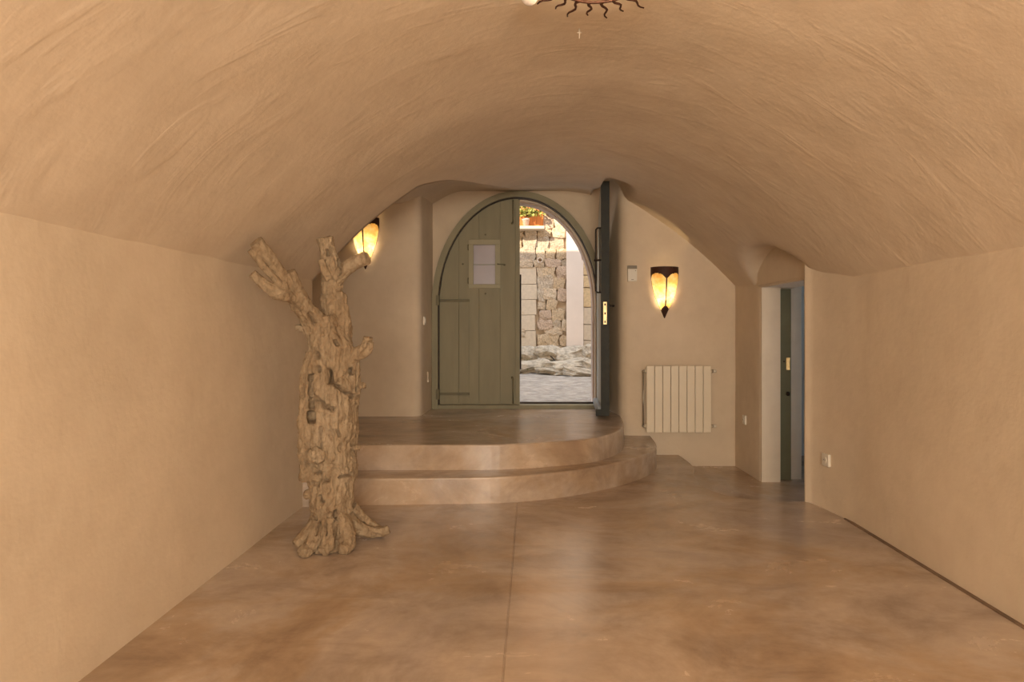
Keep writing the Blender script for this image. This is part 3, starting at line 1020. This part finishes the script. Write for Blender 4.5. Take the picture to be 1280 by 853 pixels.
def socket(name, loc, rz, label, cat, kind):
    s = empty(name, loc, rz)
    tag(s, label, cat)
    box('plate', -0.042, 0.042, -0.012, 0.006, -0.042, 0.042, M_WHITEP, s, 0.003)
    if kind == 'socket':
        w = tube('well', [(0, -0.010, 0), (0, -0.016, 0)], 0.021, M_WHITEP, s, 20, False)
        for dx in (-0.0095, 0.0095):
            tube('pin_hole_dot', [(dx, -0.0155, 0), (dx, -0.0172, 0)], 0.0032, M_IRON, w, 8)  # dark discs stand in for the shade inside the pin holes
    else:
        box('rocker', -0.026, 0.026, -0.019, -0.010, -0.026, 0.026, M_WHITEP, s, 0.003)
    return s
socket('wall_socket', (2.005, 6.26, 0.383), -math.pi / 2, 'white wall socket between the radiator and the side doorway', 'socket', 'socket')
socket('wall_socket', (2.018, 4.55, 0.345), -math.pi / 2 + 0.12, 'white wall socket low on the long tan wall by the doorway', 'socket', 'socket')
socket('light_switch', (-1.092, 6.72, 1.322), math.pi / 2 + 0.03, 'pale light switch at handle height beside the closed door leaf', 'switch', 'switch')
sb = empty('junction_box', (-1.086, 6.92, 0.745))
sb.rotation_euler = (0, 0, math.pi / 2 + 0.03)
tag(sb, 'narrow pale cover plate low beside the closed door leaf', 'cover plate')
box('cover', -0.022, 0.022, -0.010, 0.006, -0.05, 0.05, M_WALL, sb, 0.003)
box('cover_foot', -0.022, 0.022, -0.013, 0.004, -0.056, -0.047, M_WHITEP, sb, 0.001)

# ------------------------------------------------------------------ sun-shaped ceiling lamp
LX, LY, LZC = 0.247, 2.49, 2.545
lamp = empty('sun_ceiling_lamp', (LX, LY, LZC))
tag(lamp, 'wrought iron sun-shaped ceiling lamp with wavy rays under the vault', 'ceiling lamp')
def ring(name, r, rad_, z=0):
    bm = bmesh.new()
    pts = [Vector((math.cos(a) * r, math.sin(a) * r, z)) for a in (2 * math.pi * k / 40 for k in range(40))]
    rings = []
    for k, p in enumerate(pts):
        d = p.copy(); d.z = 0; d.normalize()
        rings.append([bm.verts.new(p + d * math.cos(b) * rad_ + Vector((0, 0, math.sin(b) * rad_))) for b in (2 * math.pi * q / 8 for q in range(8))])
    for k in range(40):
        a, b = rings[k], rings[(k + 1) % 40]
        for q in range(8):
            bm.faces.new((a[q], a[(q + 1) % 8], b[(q + 1) % 8], b[q]))
    return from_bm(name, bm, M_IRONBROWN, lamp, True)
ring('hoop', 0.150, 0.007)
for k in range(20):
    a = 2 * math.pi * (k + 0.25) / 20
    L = (0.115, 0.085)[k % 2]
    pts = []
    for q in range(9):
        t = q / 8
        rr = 0.150 + L * t
        wv = 0.011 * math.sin(t * 9.5) * (1 - 0.4 * t)
        pts.append((math.cos(a) * rr - math.sin(a) * wv, math.sin(a) * rr + math.cos(a) * wv, -0.012 * t))
    tube('ray', pts, [0.0065 * (1 - 0.55 * q / 8) for q in range(9)], M_IRONBROWN, lamp, 6)
for k in range(4):
    a = math.pi / 4 + k * math.pi / 2
    tube('spoke', [(0, 0, 0.02), (math.cos(a) * 0.15, math.sin(a) * 0.15, 0)], 0.005, M_IRONBROWN, lamp, 6)
tube('stem', [(0, 0, 0.0), (0, 0, 0.105)], 0.010, M_IRONBROWN, lamp)
tube('ceiling_rose', [(0, 0, 0.060), (0, 0, 0.11)], [0.035, 0.055], M_IRONBROWN, lamp, 20)
for a in (math.radians(161), math.radians(-25)):
    c, s = math.cos(a), math.sin(a)
    arm = tube('arm', [(c * 0.15, s * 0.15, 0), (c * 0.22, s * 0.22, 0.03), (c * 0.265, s * 0.265, 0.02)], 0.006, M_IRONBROWN, lamp, 6)
    g = sphere('globe', (c * 0.272, s * 0.272, -0.008), 0.034, M_GLOBE, arm, (1, 1, 1), 16)
sphere('bulb', (0, 0, -0.02), 0.022, M_BULB, lamp, (1, 1, 1.3), 12)
l = bpy.data.lights.new('ceiling_lamp_light_offscreen', 'POINT')
l.energy = 9.0
l.color = (1.0, 0.74, 0.45)
l.shadow_soft_size = 0.03
lo = bpy.data.objects.new('ceiling_lamp_light_offscreen', l)
lo.location = (0, 0, -0.02)
lo.parent = lamp
col.objects.link(lo)
hk = empty('ceiling_hook', (0.218, 3.06, 2.605))
tag(hk, 'tiny pale hook in the vault beside the iron sun lamp', 'hook')
tube('shank', [(0, 0, -0.022), (0, 0, 0.045)], 0.0022, M_WHITEP, hk, 6)
tube('cross_pin', [(-0.010, 0, 0.006), (0.010, 0, 0.006)], 0.0022, M_WHITEP, hk, 6)

# ------------------------------------------------------------------ the street
SY = 11.0
gverts, gfaces = [], []
gx = np.linspace(-6, 6, 90)
gy = np.linspace(7.6, 11.4, 46)
for x in gx:
    for y in gy:
        t = (y - 7.6) / 3.1
        z = 0.355 + 0.235 * t + 0.02 * noise.noise(Vector((x * 2, y * 2, 0))) * min(1, t * 4) + 0.012 * noise.noise(Vector((x * 7, y * 7, 3))) * min(1, t * 4)
        z += 0.22 * sstep(10.25, 10.95, y + 0.35 * noise.noise(Vector((x * 1.4, 2, 0))))
        gverts.append((x, y, z))
n = len(gy)
for i in range(len(gx) - 1):
    for j in range(n - 1):
        a = i * n + j
        gfaces.append((a, a + n, a + n + 1, a + 1))
ground = link_mesh('street_ground', gverts, gfaces, M_GROUND, None, True)
tag(ground, 'rough pale concrete street rising to a rocky ledge outside the door', 'ground', kind='structure')

def stone_mesh(seed, rough=0.18, sub=2, boxy=0.70):
    rnd = random.Random(seed)
    bm = bmesh.new()
    bmesh.ops.create_cube(bm, size=1.0)
    bmesh.ops.subdivide_edges(bm, edges=list(bm.edges), cuts=sub, use_grid_fill=True)
    off = Vector((rnd.uniform(0, 50), rnd.uniform(0, 50), rnd.uniform(0, 50)))
    for v in bm.verts:
        c = v.co.copy()
        s = c.normalized() * 0.62
        c = c.lerp(s, 1 - boxy)
        c += noise.noise_vector(c * 2.2 + off) * rough
        v.co = c
    bmesh.ops.recalc_face_normals(bm, faces=bm.faces)
    me = bpy.data.meshes.new('stone')
    bm.to_mesh(me)
    bm.free()
    me.materials.append(M_STONES[seed % len(M_STONES)])
    for p in me.polygons:
        p.use_smooth = False
    return me

swall = box('street_wall', -6, 6, SY + 0.02, SY + 0.4, 0.0, 6.5, M_MORTAR)
tag(swall, 'sunlit rubble stone wall across the street', 'wall', kind='structure')
rub = [stone_mesh(s) for s in range(8)]
rnd = random.Random(3)
def stone(me, cx, cy, cz, sx, sy, sz, parent, rot=0.0, mat=None):
    o = bpy.data.objects.new('stone', me)
    o.location = (cx, cy, cz)
    o.scale = (sx, sy, sz)
    o.rotation_euler = (0, rot, 0)
    o.parent = parent
    col.objects.link(o)
    return o
def blocked(x, z):
    if -0.80 < x < 0.215 and 2.84 < z < 4.0:
        return True
    if -0.22 < x < 0.09 and z < 2.20:
        return True
    if 0.565 < x < 2.2:
        return True
    return False
z = 0.66
cnt = 0
while z < 3.75:
    h = rnd.uniform(0.11, 0.20)
    x = -1.3 + rnd.uniform(0, 0.2)
    while x < 0.58:
        w_ = rnd.uniform(0.11, 0.32)
        hh = h * rnd.uniform(0.95, 1.4)
        cx = x + w_ / 2
        if not blocked(cx, z + h / 2):
            if cx + w_ / 2 > 0.575:
                w_ = max(0.08, 0.575 - x); cx = x + w_ / 2
            if cx - w_ / 2 < 0.09 and cx > 0.09 and z < 2.2:
                w_ = (cx + w_ / 2) - 0.09; cx = 0.09 + w_ / 2
            stone(rub[rnd.randrange(8)], cx, SY + 0.01, z + h / 2 + rnd.uniform(-.012, .012), w_ * 1.0, rnd.uniform(0.09, 0.15), hh * 1.0, swall, rnd.uniform(-.16, .16))
            cnt += 1
        x += w_ + 0.016
    z += h
# dressed blocks at the left edge of the visible strip and inside the blind arch
ash = []
for s in range(4):
    me = stone_mesh(40 + s, 0.035, 2, 0.93)
    me.materials.clear()
    me.materials.append(M_ASHLAR if s % 2 == 0 else M_ASHLARY)
    ash.append(me)
z = 0.90
while z < 2.15:
    h = rnd.uniform(0.25, 0.32)
    w_ = rnd.uniform(0.26, 0.30)
    stone(ash[0], -0.21 + w_ / 2, SY, z + h / 2, w_, 0.10, h - 0.006, swall)
    stone(ash[0], -0.52 + w_ / 2, SY, z + h / 2, 0.29, 0.10, h - 0.006, swall)
    z += h
z = 0.72
while z < 3.0:
    h = rnd.uniform(0.20, 0.36)
    x = 0.845
    while x < 2.0:
        w_ = rnd.uniform(0.28, 0.42)
        stone(ash[1 if z > 1.35 else 2 * rnd.randrange(2)], x + w_ / 2, SY + 0.01, z + h / 2, w_ - 0.008, 0.09, h - 0.01, swall)
        x += w_
    z += h
# white plaster surround of the blind arch
sur = [(0.57, 0.84), (0.845, 0.80), (0.845, 2.36), (0.815, 2.37), (0.80, 2.55), (0.84, 2.74), (0.95, 2.90), (1.15, 3.02), (1.42, 3.07), (1.70, 3.02),
       (1.9, 2.90), (2.0, 2.74), (2.03, 2.55), (2.0, 2.36), (2.0, 0.8), (2.3, 0.8), (2.3, 4.2), (0.56, 4.2)]
so = extrude_xz('plaster_surround', sur, SY - 0.085, SY + 0.05, M_STREETPL, swall)
# orange shutter with sill
sh = empty('window_shutter', (-0.30, SY - 0.03, 2.90))
tag(sh, 'orange wooden window shutter in the stone wall across the street', 'shutter')
for k in range(8):
    box('board', -0.50 + k * 0.124, -0.50 + (k + 1) * 0.124 - 0.004, -0.03, 0.05, 0, 1.0, M_ORANGE, sh, 0.004)
box('rail', -0.50, 0.49, -0.045, -0.028, 0.42, 0.47, M_ORANGE, sh, 0.003)
box('shutter_sill', -0.56, 0.50, -0.24, 0.05, -0.05, 0.0, M_ASHLAR, sh, 0.008)
# potted plant on the sill
pp = empty('potted_plant', (-0.10, SY - 0.17, 2.902))
tag(pp, 'leafy plant in a pale clay pot on the sill of the orange shutter', 'potted plant')
tube('pot', [(0, 0, 0), (0, 0, 0.10), (0, 0, 0.105), (0, 0, 0.13)], [0.040, 0.055, 0.062, 0.062], M_POT, pp, 16)
rnd = random.Random(11)
for k in range(150):
    a = rnd.uniform(0, 2 * math.pi)
    el = rnd.uniform(-0.2, 1.3)
    R = rnd.uniform(0.08, 0.25)
    c = Vector((0.05 + math.cos(a) * math.cos(el) * R * 1.0, math.sin(a) * math.cos(el) * R * 0.3 - 0.03, 0.19 + math.sin(el) * R * 0.7))
    u = Vector((rnd.uniform(-1, 1), rnd.uniform(-1, 1), rnd.uniform(-0.6, 1))).normalized()
    v = u.cross(Vector((rnd.uniform(-1, 1), rnd.uniform(-1, 1), rnd.uniform(-1, 1)))).normalized()
    l_, w_ = rnd.uniform(0.06, 0.10), rnd.uniform(0.018, 0.03)
    nrm = u.cross(v) * 0.008
    vs = [c - u * l_ / 2, c + v * w_ + nrm, c + u * l_ / 2, c - v * w_ + nrm, c - nrm * 0.4]
    link_mesh('leaf', vs, [(0, 1, 4), (1, 2, 4), (2, 3, 4), (3, 0, 4)], M_LEAF, pp)
for k in range(5):
    a = k * 1.26
    tube('stem', [(0, 0, 0.14), (math.cos(a) * 0.05, math.sin(a) * 0.03, 0.22), (math.cos(a) * 0.13, math.sin(a) * 0.06, 0.34)], 0.006, M_IRONBROWN, pp, 5)
# small pale hooded lamp beside the shutter
hl = empty('hooded_wall_lamp', (0.275, SY, 3.15))
tag(hl, 'small pale hooded lamp on the stone wall beside the orange shutter', 'wall lamp')
bm = bmesh.new()
hv = []
for i in range(7):
    t = i / 6
    hv.append([bm.verts.new((math.cos(a) * 0.085 * math.sin(0.25 + t * 1.32), -0.10 + math.sin(a) * 0.10 * math.sin(0.25 + t * 1.32), 0.06 * math.cos(0.25 + t * 1.32))) for a in (2 * math.pi * k / 18 for k in range(18))])
for a, b in zip(hv, hv[1:]):
    for k in range(18):
        bm.faces.new((a[k], a[(k + 1) % 18], b[(k + 1) % 18], b[k]))
bm.faces.new(hv[0])
from_bm('hood', bm, M_LAMPWHITE, hl, True)
tube('bracket', [(0, 0.04, 0.045), (0, -0.10, 0.055)], 0.010, M_IRON, hl, 8)
tube('fitting', [(0, -0.10, 0.05), (0, -0.10, -0.02)], [0.03, 0.035], M_IRON, hl, 12)
# drain pipe end
dp = empty('drain_pipe', (0.13, SY, 2.355))
tag(dp, 'short pale drain pipe with a dark mouth sticking out of the rubble wall', 'pipe')
bm = bmesh.new()
rs = []
for r_, y_ in ((0.040, 0.05), (0.040, -0.22), (0.033, -0.22), (0.033, 0.30)):
    rs.append([bm.verts.new((math.cos(a) * r_, y_, math.sin(a) * r_)) for a in (2 * math.pi * k / 20 for k in range(20))])
for a, b in zip(rs, rs[1:]):
    for k in range(20):
        bm.faces.new((a[k], a[(k + 1) % 20], b[(k + 1) % 20], b[k]))
bm.faces.new(rs[-1])
from_bm('pipe_wall', bm, M_STREETPL, dp, True)
# rocks of the ledge at the foot of the wall
rks = [stone_mesh(70 + s, 0.22, 3, 0.6) for s in range(5)]
for me in rks:
    me.materials.clear(); me.materials.append(M_ROCK)
rnd = random.Random(5)
for x, y, zz, sx, sy_, sz in ((-0.15, 10.75, .80, .45, .5, .28), (0.22, 10.72, .82, .42, .5, .26), (0.60, 10.7, .80, .46, .5, .24), (0.95, 10.72, .82, .36, .5, .30),
                              (1.3, 10.7, .80, .42, .5, .3), (-0.55, 10.75, .82, .45, .5, .3), (0.0, 10.45, .64, .55, .5, .20), (0.55, 10.35, .64, .70, .55, .20),
                              (1.05, 10.3, .62, .55, .55, .22), (0.80, 10.0, .56, .60, .45, .14), (-0.5, 10.4, .64, .5, .5, .2), (1.5, 10.3, .62, .5, .5, .22), (0.35, 10.15, .57, .5, .35, .10)):
    o = bpy.data.objects.new('rock', rnd.choice(rks))
    o.location = (x, y, zz); o.scale = (sx, sy_, sz); o.rotation_euler = (rnd.uniform(-.15, .15), rnd.uniform(-.2, .2), rnd.uniform(-.4, .4))
    o.parent = ground
    col.objects.link(o)
# grass at the foot of the wall
gv, gf = [], []
for k in range(520):
    x = rnd.uniform(-0.6, 1.3)
    y = rnd.uniform(10.15, 10.85)
    if rnd.random() > 0.35 + 0.65 * (noise.noise(Vector((x * 4, y * 4, 8))) > 0):
        continue
    zg = 0.60 + 0.26 * sstep(10.2, 10.85, y)
    h = rnd.uniform(0.04, 0.11)
    a = rnd.uniform(0, math.pi)
    dx, dy = math.cos(a) * 0.006, math.sin(a) * 0.006
    b = len(gv)
    lx, ly = rnd.uniform(-.05, .05), rnd.uniform(-.05, .05)
    gv += [(x - dx, y - dy, zg), (x + dx, y + dy, zg), (x + lx, y + ly, zg + h)]
    gf.append((b, b + 1, b + 2))
gr = link_mesh('grass', gv, gf, M_GRASS)
tag(gr, 'short green grass growing between the rocks at the foot of the street wall', 'grass', kind='stuff')
stick = tube('dry_stick', [px(681, 438, 10.6), px(692, 449, 10.45), px(703, 462, 10.3)], [0.006, 0.009, 0.006], M_IRON, None, 8)
tag(stick, 'dark dry stick leaning against the rocks below the rubble wall', 'stick')
